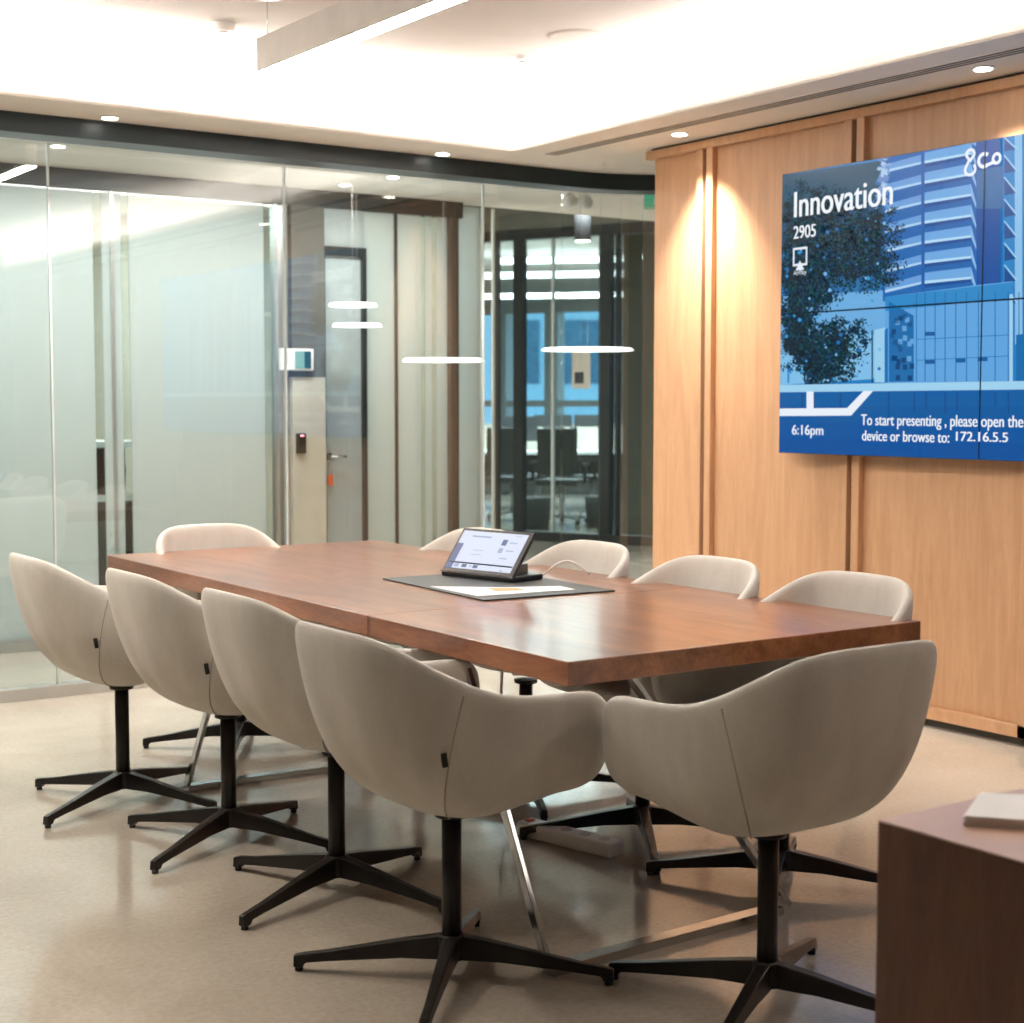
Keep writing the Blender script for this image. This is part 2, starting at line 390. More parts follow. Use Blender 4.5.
s = osolve(553); obox('trim_%d' % k, s - .012, s + .012, -.02, .02, .09, HZ - .02, 'joint_silicone'); k += 1
obox('window_%d' % n, -12, 5, -.006, .006, .09, HZ - .02, 'office_glass'); n += 1
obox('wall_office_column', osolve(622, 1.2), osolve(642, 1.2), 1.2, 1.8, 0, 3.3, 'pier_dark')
obox('ceiling_office', -12, 9, .1, 16, 3.3, 3.4, 'plaster')
obox('wall_office_right', 5, 5.2, .1, 16, 0, 3.3, 'dim_wall')
# window wall of the office
obox('wall_sill', -12, 9, 13, 13.2, 0, .75, 'charcoal')
obox('wall_window_head', -12, 9, 13, 13.2, 3.1, 3.4, 'white_paint')
for px, wd in ((553, .28), (505, .14), (612, .3), (640, .2)):
    s = osolve(px, 13); obox('trim_%d' % k, s - wd / 2, s + wd / 2, 12.9, 13.2, .75, 3.1, 'white_paint'); k += 1
obox('trim_%d' % k, -12, 9, 12.95, 13.1, 1.30, 1.42, 'white_paint'); k += 1
for i, (px, dep, L, z) in enumerate(((540, 17.5, 3.4, 2.78), (590, 17.5, 2.2, 2.95), (520, 20.5, 3.2, 2.75))):
    o = MB().box(-L / 2, L / 2, -.06, .06, -.03, .03).build('linear_lamp', 'led_white'); o.location = at(px, dep, z); o.rotation_euler = (0, 0, math.atan2(E1.y, E1.x) + R(-12 + 30))
    tag(o, ['long bright linear lamp low across the blue office windows', 'shorter linear lamp hanging higher at the right in the far office', 'linear lamp hanging deepest in the far office by the left window'][i], 'lamp', 'linear lamps in the far office')
area('office_light', at(570, 20, 3.2), (0, 0, -1), 5, 3, 420, (.9, .97, 1))
area('lobby_light', at(600, 11.5, 3.33), (0, 0, -1), 1.2, 1.2, 140, (.97, .98, 1))

# ------------------------------------------------------------------ city outside the office windows
def cityblock(px, dep, wd, h, rows, cols, label):
    e = empty('office_tower', at(px, dep, -12), -YAW, label=label, cat='building')
    MB().box(-wd / 2, wd / 2, 0, 8, 0, h).build('facade', 'facade_blue', e)
    w0 = None
    for i in range(cols):
        for j in range(rows):
            x = -wd / 2 + (i + .5) * wd / cols; z = (j + .5) * h / rows
            if w0 is None: w0 = w1 = MB().box(-wd / cols * .36, wd / cols * .36, -.06, .02, -h / rows * .3, h / rows * .3).build('window_glass', 'facade_glass', e)
            else: w1 = w0.copy(); col.objects.link(w1)
            w1.location = (x, 0, z)
flat('facade_blue', (.42, .58, .66), .8, var=.1); flat('facade_glass', (.08, .18, .25), .2, var=.3)
cityblock(548, 50, 20, 30, 9, 10, 'blue-lit office tower seen through the far office windows')

# ------------------------------------------------------------------ TABLE
TZ = .765; TXa, TXb, TYa, TYb = 2.12, 3.295, 2.825, 5.87; TH = .058
YJ = 3.77
tb = empty('conference_table', (2.71, 4.35, 0), label='long dark walnut conference table with a glossy top on steel trestles', cat='table')
def rel(mb): return mb
def tpart(mb, name, mats, **k):
    o = mb.build(name, mats, tb, **k); o.location = (-2.71, -4.35, 0); return o
TN, TL, TR, TB = (2.108, 2.825), (2.146, 5.87), (3.296, 2.823), (3.334, 5.855)
def tl(a, b, y): return (a[0] + (b[0] - a[0]) * (y - a[1]) / (b[1] - a[1]), y)
tpart(MB().prism([TN, TR, tl(TR, TB, YJ - .0008), tl(TN, TL, YJ - .0008)], TZ - TH, TZ), 'tabletop', 'walnut_top', bevel=.003)
tpart(MB().prism([tl(TN, TL, YJ + .0008), tl(TR, TB, YJ + .0008), TB, TL], TZ - TH, TZ), 'tabletop', 'walnut_top', bevel=.003)
for sgn, yb in ((1, 2.93), (-1, 5.08)):
    tpart(MB().bar((2.13, yb, .011), (2.90, yb + .02 * sgn, .011), .045, .022), 'foot_bar', 'steel', bevel=.002)
    tpart(MB().bar((2.13, yb, .02), (2.15, yb + .40 * sgn, TZ - TH), .028, .014, up=(1, 0, 0)), 'leg', 'steel', bevel=.002)
    tpart(MB().bar((2.93, yb + .02 * sgn, .02), (2.36, yb, TZ - TH), .014, .034, up=(0, 1, 0)), 'leg', 'steel', bevel=.002)
    tpart(MB().box(2.2, 3.2, yb + .37 * sgn, yb + .43 * sgn, TZ - TH - .012, TZ - TH), 'crossbar', 'black_metal')

# ------------------------------------------------------------------ CHAIR
RIM = [(-.350, .0, .862), (-.349, .07, .862), (-.341, .135, .860), (-.314, .195, .850), (-.266, .240, .824), (-.200, .267, .786),
       (-.122, .282, .747), (-.04, .289, .719), (.05, .290, .709), (.13, .288, .708), (.195, .286, .707), (.236, .284, .694), (.252, .282, .660)]
def shell_column(p, i, n):
    rx, ry, rz = p; s = i / (n - 1)
    back = max(0, 1 - s / .55)              # 1 at the middle of the back
    tip = max(0, (s - .6) / .4)
    Rp = Vector(p)
    fx = max(rx, 0)
    rear = 1 if rx < 0 else 0; g_ = min(1, fx / .2)
    B = Vector((.0 + .52 * fx, ry * (.28 + .4 * fx), .420 + .10 * fx))
    C1 = Vector((rx + .05 * back, ry * (.95 + .05 * g_), rz - (rz - .405) * (.57 - .06 * g_)))
    C2 = Vector((rx * (.70 if rear else 1 + .04 * g_), ry * (.86 + .18 * g_), (.386 + .066 * g_)))
    return [Rp, C1, C2, B]
def bez(c, t):
    a, b_, d, e = c; u = 1 - t
    return a * u ** 3 + b_ * 3 * u * u * t + d * 3 * u * t * t + e * t ** 3
def make_shell():
    n = len(RIM); cols = [[bez(shell_column(p, i, n), t / 9) for t in range(10)] for i, p in enumerate(RIM)]
    full = [[Vector((v.x, -v.y, v.z)) for v in c] for c in cols[:0:-1]] + cols
    bm = bmesh.new(); V = [[bm.verts.new(v) for v in c] for c in full]
    for a, b_ in zip(V, V[1:]):
        for k in range(9): bm.faces.new((a[k], b_[k], b_[k + 1], a[k + 1]))
    bm.faces.new([c[-1] for c in V])
    for f in bm.faces: f.smooth = True
    bmesh.ops.recalc_face_normals(bm, faces=bm.faces)
    # outward means away from the sitter
    f0 = max(bm.faces, key=lambda f: f.calc_center_median().z)
    if f0.normal.dot(Vector((-1, 0, 0))) < 0: bmesh.ops.reverse_faces(bm, faces=bm.faces)
    me = bpy.data.meshes.new('shell'); bm.to_mesh(me); bm.free(); me.materials.append(MATS['cloth'])
    o = bpy.data.objects.new('shell', me); col.objects.link(o)
    s = o.modifiers.new('solid', 'SOLIDIFY'); s.thickness = .036; s.offset = -1; s.use_even_offset = True
    b = o.modifiers.new('sub', 'SUBSURF'); b.levels = 2; b.render_levels = 2
    return o
def make_chair():
    root = empty('conference_chair')
    sh = make_shell(); sh.parent = root
    cu = MB(); ring = 28; zs = [(.446, .80), (.450, .93), (.462, 1.0), (.480, .97), (.489, .85), (.486, .0)]
    rows = []
    for z, k in zs[:-1]:
        rows.append([cu.bm.verts.new((.0 + .18 * k * math.copysign(abs(math.cos(a)) ** .7, math.cos(a)),
                    .172 * k * math.copysign(abs(math.sin(a)) ** .7, math.sin(a)), z)) for a in [2 * math.pi * j / ring for j in range(ring)]])
    for a, b_ in zip(rows, rows[1:]):
        for j in range(ring): cu.bm.faces.new((a[j], a[(j + 1) % ring], b_[(j + 1) % ring], b_[j])).smooth = True
    cu.bm.faces.new(rows[0][::-1]); cu.bm.faces.new(rows[-1]).smooth = True
    cu.build('seat', 'cloth', root, subsurf=1)
    n = len(RIM)
    for sg in (-1, 1):                      # side seams
        ca, cb_ = shell_column(RIM[6], 6, n), shell_column(RIM[4], 4, n); out = []
        for q in range(19):
            t = .05 + .74 * q / 18; k2 = .15 + .75 * q / 18
            p = bez(ca, t).lerp(bez(cb_, t), k2); m_ = bez(shell_column(RIM[5], 5, n), t)
            out.append(Vector((p.x, sg * (p.y + max(0, .5 - abs(k2 - .5)) * .006), p.z)))
        MB().tube(out, .0019, 6).build('seam', 'seam_thread', root)
    c = shell_column(RIM[5], 5, n); p = bez(c, .30); q = bez(c, .36)
    pr = bez(shell_column(RIM[6], 6, n), .35); tang = (pr - p).normalized()
    m = MB()
    d = (q - p).normalized(); nrm = d.cross((bez(shell_column(RIM[6], 6, n), .30) - p)).normalized()
    if nrm.y < 0: nrm = -nrm
    sd = d.cross(nrm).normalized() * .0062
    vs = []
    for pp in (p, q):
        for s1 in (-1, 1):
            for o1 in (-.002, .005):
                v = pp + sd * s1 + nrm * o1; vs.append(m.bm.verts.new((v.x, -v.y, v.z)))
    for f in ((0, 1, 3, 2), (4, 6, 7, 5), (0, 4, 5, 1), (2, 3, 7, 6), (0, 2, 6, 4), (1, 5, 7, 3)): m.bm.faces.new([vs[i] for i in f])
    m.build('fabric_tag', 'tag_black', root, bevel=.001)
    MB().cyl((0, 0, .388), .04, .012, 28).build('mounting_plate', 'black_metal', root)
    MB().cyl((0, 0, .05), .0235, .345, 24).build('post', 'black_metal', root)
    MB().cyl((0, 0, .048), .036, .058, 24, .032).build('hub', 'black_metal', root, bevel=.004)
    for q in range(4):
        a = q * math.pi / 2; u = Vector((math.cos(a), math.sin(a), 0)); s = Vector((-u.y, u.x, 0))
        lg = MB(); prof = [(.02, .105, .048, .021), (.12, .088, .046, .018), (.30, .052, .028, .013), (.352, .044, .022, .013), (.360, .043, .010, .013), (.382, .038, .010, .012)]
        rows = []
        for r, zt, zb, hw in prof:
            rows.append([lg.bm.verts.new(u * r + s * w2 + Vector((0, 0, z))) for w2, z in ((-hw, zb), (hw, zb), (hw * .8, zt), (-hw * .8, zt))])
        for A, B in zip(rows, rows[1:]):
            for j in range(4): lg.bm.faces.new((A[j], A[(j + 1) % 4], B[(j + 1) % 4], B[j]))
        lg.bm.faces.new(rows[0][::-1]); lg.bm.faces.new(rows[-1])
        l = lg.build('leg', 'black_metal', root, bevel=.003)
        MB().cyl(u * .370, .010, .0105, 14).build('foot_glide', 'rubber', l)
    return root
proto = make_chair()
CH = [  # hub x, y, facing, base turn, label
 (1.897, 5.072, 0, 30, 'leftmost pale fabric chair, fourth along the near long side, at the far left table corner'),
 (1.990, 4.419, 0, 31, 'pale fabric tub chair on the near long side, beside the leftmost chair'),
 (2.021, 3.776, 0, 22, 'pale fabric tub chair partly hidden behind the big front chair on the left side'),
 (1.935, 3.048, 0, 48, 'big front pale chair with black fabric tag, at the left corner of the table end'),
 (2.425, 2.500, 90, 29, 'large front right pale chair at the table end, its back toward the viewer'),
 (3.075, 3.12, 180, 40, 'pale chair at the table right side under the screen, nearest the front corner'),
 (3.058, 3.71, 180, 57, 'pale chair at the right long side, below the grooves of the oak wall'),
 (3.09, 4.385, 180, 64, 'pale chair across the table just right of the tablet, before the glass'),
 (3.09, 5.10, 180, 45, 'pale chair mostly hidden directly behind the tablet'),
 (2.585, 5.62, -90, 58, 'pale chair alone at the far end of the table before the frosted glass')]
for i, (x, y, f, bt, lab) in enumerate(CH):
    c = proto if i == 0 else copy_tree(proto)
    c.location = (x, y, 0); c.rotation_euler = (0, 0, R(f)); tag(c, lab, 'chair', 'pale tub chairs around the conference table')
    for ch in c.children:
        if ch.name.startswith('leg'):
            ch.rotation_euler = (0, 0, R(bt - f))

# ------------------------------------------------------------------ TABLET, MAT, PAPERS
mt = MB().prism([(2.60, 4.52), (2.555, 3.84), (3.03, 3.815), (3.066, 4.51)], TZ + .0005, TZ + .005).build('desk_mat', 'leather', bevel=.0015)
tag(mt, 'flat black leather desk mat lying in the middle of the table', 'mat')
tab = empty('tablet', (2.838, 4.315, TZ + .0055), math.atan2(-.34, .073), label='touch panel tablet with a lit white screen standing on the black mat', cat='tablet')
# local frame: +x along the bottom edge to the right, +y away from the viewer
TW, THT, TI = .330, .176, R(52)
MB().box(-TW / 2, TW / 2, 0, .15, 0, .018).build('base', 'black_plastic', tab, bevel=.004)
def tilt(u, v, wv=0):        # point on the sloping screen
    return (u, .0 + v * math.cos(TI) + wv * math.sin(TI), .018 + v * math.sin(TI) - wv * math.cos(TI))
def slab(u0, u1, v0, v1, w0, w1, mb=None):
    mb = mb or MB(); p = [mb.bm.verts.new(tilt(u, v, ww)) for u in (u0, u1) for v in (v0, v1) for ww in (w0, w1)]
    for f in ((0, 1, 3, 2), (4, 6, 7, 5), (0, 4, 5, 1), (2, 3, 7, 6), (0, 2, 6, 4), (1, 5, 7, 3)): mb.bm.faces.new([p[i] for i in f])
    return mb
slab(-TW / 2, TW / 2, 0, THT, 0, .014).build('bezel', 'black_plastic', tab, bevel=.003)
MB().prism([(-TW / 2 + .02, .02), (TW / 2 - .02, .02), (TW / 2 - .05, .13), (-TW / 2 + .05, .13)], .018, .05).build('stand', 'black_plastic', tab)
MB().box(-TW / 2, TW / 2, -.004, .0, .014, .021).build('trim_strip', 'steel', tab)
emit('tab_screen', lin(206, 216, 240), SCR, .01); emit('tab_blue', lin(40, 80, 130), SCR, .01); emit('tab_side', lin(75, 90, 140), SCR, .01); emit('tab_grey', lin(150, 165, 195), SCR, .01)
sc_ = slab(-TW / 2 + .013, TW / 2 - .018, .014, THT - .012, -.0012, -.0002).build('screen', 'tab_screen', tab)
ic = MB()
def icon(mb, u0, u1, v0, v1, mi): slab(u0 * .955, u1 * .955, v0 * .75, v1 * .75, -.0022, -.0014, mb)
for name, mat, rects in (('screen_sidebar', 'tab_side', [(-.158, -.130, .016, .15)]),
    ('screen_icon', 'tab_blue', [(-.085, -.062, .026, .042), (-.030, -.008, .026, .042), (.050, .072, .155, .185)]),
    ('screen_text', 'tab_grey', [(-.105, -.012, .188, .196), (-.05, -.035, .031, .036), (.086, .12, .168, .173), (.05, .07, .115, .14), (.086, .12, .126, .131), (.072, .108, .085, .090), (-.07, -.02, .118, .120), (-.07, -.02, .095, .097), (-.122, -.10, .026, .042), (.10, .115, .022, .028), (.10, .13, .205, .208)])):
    for r in rects:
        mb = MB(); icon(mb, *r, 0); mb.build(name, mat, tab)
cb = MB(); pts = []
for q in range(25):
    s = q / 24
    pts.append((3.03 + .17 * s, 4.22 + .05 * math.sin(s * 3) - .06 * s, TZ + .010 + .045 * (math.sin(math.pi * s ** 1.8) ** 1.0 if s < 1 else 0)))
tag(MB().tube(pts, .0035, 8).build('tablet_cable', 'cable'), 'thin pale cable looping from the tablet back over the table', 'cable')
# papers on the mat
flat('leaflet_orange', (.85, .30, .12), .6); flat('leaflet_print', (.55, .50, .46), .7)
lf = MB().prism([(2.60, 4.22), (2.585, 3.92), (2.93, 3.89), (2.945, 3.99), (2.78, 4.06)], TZ + .0055, TZ + .0065).build('leaflet', 'paper')
tag(lf, 'white printed leaflet with an orange picture lying on the black mat', 'leaflet')
MB().prism([(2.72, 4.07), (2.70, 3.99), (2.79, 3.96), (2.80, 4.02)], TZ + .0065, TZ + .007).build('leaflet_picture', 'leaflet_orange', lf)
for q in range(4):
    MB().prism([(2.80 + q * .03, 3.93), (2.80 + q * .03, 3.925 + .03), (2.815 + q * .03, 3.925 + .03), (2.815 + q * .03, 3.93)], TZ + .0065, TZ + .0069).build('leaflet_text', 'leaflet_print', lf)

# ------------------------------------------------------------------ POWER STRIP
ps = empty('power_strip', (2.83, 3.785, 0), R(102), label='white power strip lying on the floor under the table', cat='power strip')
MB().box(-.19, .19, -.035, .035, 0, .045).build('body', 'white_plastic', ps, bevel=.006)
for q in range(4): MB().cyl((-.14 + q * .075, 0, .0445), .018, .0015, 18).build('socket', 'grey_plastic', ps)
MB().box(.155, .175, -.012, .012, .045, .049).build('switch', 'orange_tag', ps)['label'] = 'small red rocker switch'
pw = [(2.79, 3.975, .022), (2.775, 4.00, .024), (2.76, 4.03, .05), (2.755, 4.05, .12), (2.76, 4.06, .30), (2.77, 4.06, .55), (2.77, 4.06, .706)]
tag(MB().tube(pw, .005, 8).build('power_cable', 'cable'), 'pale power cable rising from the floor power strip to the table', 'cable')

# ------------------------------------------------------------------ CREDENZA and paper at front right
cr = empty('credenza', (2.05, .9, 0), label='dark walnut credenza corner at the lower right edge of the picture', cat='cabinet')
CA = (1.722, 1.549)
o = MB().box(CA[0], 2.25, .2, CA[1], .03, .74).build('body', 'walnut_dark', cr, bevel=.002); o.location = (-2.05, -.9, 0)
o = MB().box(CA[0] + .03, 2.22, .23, CA[1] - .03, 0, .03).build('plinth', 'black_plastic', cr); o.location = (-2.05, -.9, 0)
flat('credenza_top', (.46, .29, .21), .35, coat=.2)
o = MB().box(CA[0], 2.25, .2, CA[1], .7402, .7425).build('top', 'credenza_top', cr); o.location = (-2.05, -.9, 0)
pp = empty('paper_stack', (0, 0, .743), label='stack of white paper sheets lying on the walnut credenza', cat='paper')
pts = [(1.80, 1.455), (1.93, 1.56 - .03), (2.16, 1.30), (2.03, 1.18)]
for q in range(5):
    j = (random.random() - .5) * .006
    MB().prism([(x + j, y - j) for x, y in pts], q * .003, q * .003 + .0026).build('sheet', 'paper', pp)

# ------------------------------------------------------------------ PENDANT and ceiling fittings
pd = empty('linear_pendant', (2.738, 5.66, 2.633), label='long pale grey linear pendant lamp with glowing underside over the table', cat='lamp')
MB().box(-.035, .035, -2.7, 0, .006, .135).build('housing', 'lamp_body', pd, bevel=.002)
MB().box(-.030, .030, -2.69, -.01, 0, .006).build('diffuser', 'led_strip', pd)
for y in (-.03, -2.6):
    MB().tube([(0, y, .135), (0, y, CEIL - 2.64 - .02)], .0018, 6).build('cable', 'steel', pd)
    MB().cyl((0, y, CEIL - 2.64 - .022), .055, .022, 28).build('canopy', 'aluminium', pd)
def disc_fix(name, x, y, r, h, label, cat, mat='white_plastic', inner=None):
    e = empty(name, (x, y, CEIL), label=label, cat=cat)
    MB().cyl((0, 0, -h), r * .85, h, 32, r).build('housing', mat, e, bevel=.003)
    if inner: MB().cyl((0, 0, -h - .006), r * .35, .006, 20).build('sensor', inner, e)
disc_fix('smoke_detector', 2.82, 6.22, .055, .035, 'white smoke detector on the ceiling left of the pendant lamp', 'smoke detector', inner='grey_plastic')
disc_fix('smoke_detector', 4.22, 6.02, .048, .022, 'small white ceiling sensor between the pendant and the right cove', 'sensor', inner='grey_plastic')
disc_fix('ceiling_speaker', 4.17, 5.55, .125, .008, 'large flat round speaker cover in the tray ceiling', 'speaker', 'tray_plaster')
o = MB()
for q in range(24):
    a0, a1 = q * R(15), (q + 1) * R(15)
    o.prism([(.03 * math.cos(a0), .03 * math.sin(a0)), (.036 * math.cos(a0), .036 * math.sin(a0)), (.036 * math.cos(a1), .036 * math.sin(a1)), (.03 * math.cos(a1), .03 * math.sin(a1))], -.006, 0)
o = o.build('sprinkler_ring', 'grey_plastic'); o.location = (3.52, 7.55 - .9, CEIL - .0)
tag(o, 'tiny round sprinkler ring in the glowing ceiling left of centre', 'sprinkler')
DL = [(2.557, 6.86, 'small round downlight in the soffit above the left glass'), (4.318, 6.87, 'small round downlight in the soffit above the centre glass'),
      (4.93, 5.735, 'small round downlight washing the double oak groove'), (4.93, 3.97, 'small round downlight above the video screen at the right edge')]
e0 = None
for x, y, lab in DL:
    if e0 is None:
        e0 = e = empty('downlight', (x, y, SOF), label=lab, cat='downlight', group='round downlights in the soffit')
        MB().cyl((0, 0, -.006), .045, .006, 28).build('ring', 'white_paint', e)
        MB().cyl((0, 0, -.008), .033, .002, 24).build('lamp', 'downlight_disc', e)
    else:
        e = copy_tree(e0); e.location = (x, y, SOF); tag(e, lab)
for x, y, z, lab in ((.50, 3.1, SOF, 'added unseen fill downlight in the left soffit row, nearest the viewer'), (.50, 4.6, SOF, 'added unseen fill downlight in the left soffit, middle one of the row'), (.50, 6.0, SOF, 'added unseen fill downlight in the left soffit row, nearest the glass wall'),
                     (2.15, 1.15, CEIL, 'added unseen fill downlight in the tray ceiling above the walnut credenza'), (1.1, 2.3, CEIL, 'added unseen fill downlight in the tray ceiling over the empty near floor at left')):
    e = copy_tree(e0); e.location = (x, y, z); tag(e, lab)  # fittings added out of view to carry the fill beams
for x, y, lab in ((2.62, 7.75, 'small round downlight in the corridor ceiling at left'), (4.52, 7.72, 'small round downlight in the corridor ceiling above the door'), (4.45, 8.15, 'small corridor downlight, farther one above the door')):
    e = copy_tree(e0); e.location = (x, y, SOF); tag(e, lab, group='round downlights in the corridor ceiling')
# slot air diffuser
sl = empty('slot_diffuser', (4.79, 5.1, SOF), label='long twin slot air diffuser in the soffit beside the oak wall', cat='vent')
MB().box(-.045, .045, -5.5, 1.50, -.003, .0).build('frame', 'plaster', sl)
for x in (-.028, .0, .028): MB().box(x - .007, x + .007, -5.48, 1.48, -.0042, -.0032).build('slot', 'plinth', sl)

# ------------------------------------------------------------------ CORRIDOR things
e = empty('intercom_panel', (4.26, BY - .075, 1.613), label='white wall panel with a teal display beside the grey door', cat='control panel')
MB().box(-.115, .105, -.03, .0, -.065, .065).build('housing', 'white_plastic', e, bevel=.006)
emit('teal_glow', lin(110, 180, 170), .6, .1); flat('teal_dark', (.01, .08, .11), .3)
MB().box(-.02, .04, -.034, -.030, -.05, .05).build('display', 'teal_glow', e)
MB().box(.04, .085, -.034, -.030, -.05, .05).build('display', 'teal_dark', e)['label'] = 'dark teal half of the display'
e = empty('card_reader', (4.285, BY - .07, 1.115), label='small black card reader with red light on the cream pier', cat='card reader')
MB().box(-.028, .028, -.03, 0, -.06, .06).build('housing', 'black_plastic', e, bevel=.005)
emit('red_led', (1, .15, .2), 3); MB().box(-.012, .012, -.032, -.030, .042, .05).build('indicator', 'red_led', e)
def disc_lamp(px, depth, z, r, top, label):
    p = at(px, depth, z); e = empty('disc_pendant', p, label=label, cat='lamp', group='flat disc lamps beyond the glass')
    MB().cyl((0, 0, -.008), r, .016, 40, r * .94).build('disc', 'disc_lamp', e)
    MB().tube([(0, 0, .012), (0, 0, top - z)], .0006, 5).build('cable', 'lamp_body', e)
disc_lamp(354, 9.0, 1.915, .14, SOF, 'upper of two added glowing discs imitating reflections before the grey door')  # added disc standing in for a reflection in the front pane
disc_lamp(358, 9.3, 1.815, .148, SOF, 'lower of two added glowing discs imitating reflections before the grey door')  # likewise an added stand-in for a pane reflection, no real lamp
disc_lamp(587, 13.0, 1.80, .385, 3.35, 'wide flat disc lamp hanging before the far blue office')
disc_lamp(444, 8.9, 1.598, .235, SOF, 'low disc lamp crossed by the dark post')
# exit sign
e = empty('exit_sign', at(654, 9.6, 2.63), -YAW, label='green exit sign hanging in the lobby at the oak wall edge', cat='sign')
MB().box(-.07, .07, -.015, .015, -.10, 0.0).build('housing', 'exit_green', e, bevel=.003)
MB().box(-.065, .065, -.018, -.0155, -.098, -.090).build('border', 'white_paint', e)
MB().cyl((.0, -.02, -.025), .010, .004, 12, axis=(0, 1, 0)).box(-.012, .012, -.02, -.016, -.075, -.038).build('pictogram', 'white_paint', e)
# cylinder spot lamp
e = empty('ceiling_spotlight', at(582, 12.0, 3.35), label='dark cylinder spotlight with glowing rim hanging in the lobby', cat='lamp')
MB().tube([(0, 0, 0), (0, 0, -.50)], .02, 10).build('stem', 'charcoal', e)
MB().cyl((0, 0, -.76), .062, .28, 28).build('housing', 'charcoal', e); MB().cyl((0, 0, -.77), .058, .012, 28).build('lamp', 'disc_lamp', e)
for px, z, lab in ((569, 2.535, 'left one of the pale round speakers by the dark spotlight'), (584, 2.525, 'right one of the pale round speakers by the dark spotlight')):
    e = empty('round_speaker', at(px, 9.24, z), label=lab, cat='speaker', group='pale round speakers in the lobby')
    mb = MB(); bmesh.ops.create_uvsphere(mb.bm, u_segments=20, v_segments=12, radius=.047)
    for f in mb.bm.faces: f.smooth = True
    mb.build('housing', 'white_plastic', e); MB().tube([(0, 0, .04), (0, 0, SOF - z)], .008, 8).build('stem', 'white_plastic', e)

e = tag(MB().box(-.10, .10, -.004, .0, -.18, .18).build('wall_notice', 'cream_wall', loc=at(581, 15.0, 1.67)), 'small cream notice sheet fixed to the far office glass under the disc lamp', 'notice'); e.rotation_euler = (0, 0, math.atan2(E1.y, E1.x))
e.location = OP + E1 * osolve(581, -.02) + E2 * -.02 + Vector((0, 0, 1.68))
MB().box(-.07, .03, -.006, -.0045, -.13, -.02).build('notice_picture', 'charcoal', e)
# counter behind the frosted panes
e = empty('counter', (3.3, 10.1, 0), label='white counter seen through the gaps in the frosted panes', cat='counter')
MB().box(-.9, .7, 0, .6, .70, .74).box(-.9, .7, 0, .6, 1.06, 1.10).build('worktop', 'desk_white', e)
MB().box(-.9, .7, .02, .58, 0, .70).box(-.9, .7, .45, .58, .74, 1.06).build('cabinet', 'charcoal', e)
tag(MB().cyl((3.47, 10.32, 1.10), .045, .13, 20).build('cup', 'white_plastic'), 'white cup standing on the counter behind the frosted panes', 'cup')
tag(MB().cyl((3.72, 10.2, .90), .13, .06, 28, axis=(0, -1, 0)).box(3.62, 3.82, 10.2, 10.38, .741, .80).build('desk_fan', 'black_plastic'), 'round dark device on the lower shelf behind the frosted panes', 'fan')

# ------------------------------------------------------------------ FAR OFFICE furniture
def place(e, px, dep, rz=0): e.location = at(px, dep, 0); e.rotation_euler = (0, 0, rz)
def desk(px, dep, wd, label):
    e = empty('desk', label=label, cat='desk', group='white desks in the far office')
    MB().box(-wd / 2, wd / 2, -.35, .35, .71, .75).build('desktop', 'desk_white', e)
    for x in (-wd / 2 + .05, wd / 2 - .05):
        MB().box(x - .02, x + .02, -.3, .3, 0, .71).build('leg', 'aluminium', e)
    MB().box(-wd / 2 + .1, wd / 2 - .1, .33, .35, .75, 1.05).build('screen_panel', 'cream_wall', e)
    place(e, px, dep, -YAW)
desk(560, 20.2, 3.4, 'nearer white desk row behind the far glass front')
desk(560, 23.0, 4.2, 'farther white desk row by the blue windows')
def office_chair(px, dep, rz, label):
    e = empty('office_chair', label=label, cat='office chair', group='mesh office chairs in the far office')
    MB().box(-.24, .24, -.24, .24, .44, .51).build('seat', 'charcoal', e, bevel=.02)
    MB().box(-.22, .22, .20, .24, .56, 1.08).build('backrest', 'charcoal', e, bevel=.02)
    MB().tube([(0, 0, .08), (0, 0, .44)], .03, 10).build('post', 'aluminium', e)
    for s in (-1, 1): MB().box(s * .27 - .02, s * .27 + .02, -.12, .14, .66, .69).box(s * .27 - .015, s * .27 + .015, -.01, .02, .47, .66).build('armrest', 'black_plastic', e)
    for q in range(5):
        a = q * R(72); l = MB().bar((0, 0, .10), (.30 * math.cos(a), .30 * math.sin(a), .07), .04, .03).build('leg', 'aluminium', e)
        MB().cyl((.30 * math.cos(a), .30 * math.sin(a) - .012, .028), .028, .024, 12, axis=(0, 1, 0)).build('caster', 'rubber', l)
    place(e, px, dep, rz)
for px, dep, rz, lab in ((562, 17.6, -YAW + R(160), 'tall mesh office chair in the middle of the far glass'), (512, 18.2, R(120), 'dark office chair left of the far mullion'),
                    (592, 18.6, R(60), 'dark office chair low at the right of the far office'), (538, 18.9, R(200), 'dark office chair tucked at the far desk left of the tall one')):
    office_chair(px, dep, rz, lab)
for px, dep, lab in ((553, 23.0, 'dark monitor on the far desk behind the tall office chair'), (593, 23.0, 'dark monitor on the far desk near the dark column'), (516, 20.2, 'dark monitor on the nearer desk at left')):
    e = empty('monitor', at(px, dep, .752), -YAW, label=lab, cat='monitor', group='monitors on the far desks')
    MB().box(-.28, .28, -.03, .0, .12, .44).build('display', 'charcoal', e, bevel=.006)
    MB().box(-.02, .02, -.01, .02, .0, .2).box(-.10, .10, -.08, .08, 0, .012).build('stand', 'charcoal', e)
for px, dep, lab in ((600, 17.2, 'dark bag on the floor of the far office at right'), (536, 16.9, 'small dark waste bin on the far office floor')):
    tag(MB().cyl((0, 0, 0), .14, .34, 18, .17).build('waste_bin', 'charcoal', loc=at(px, dep, 0)), lab, 'bin')

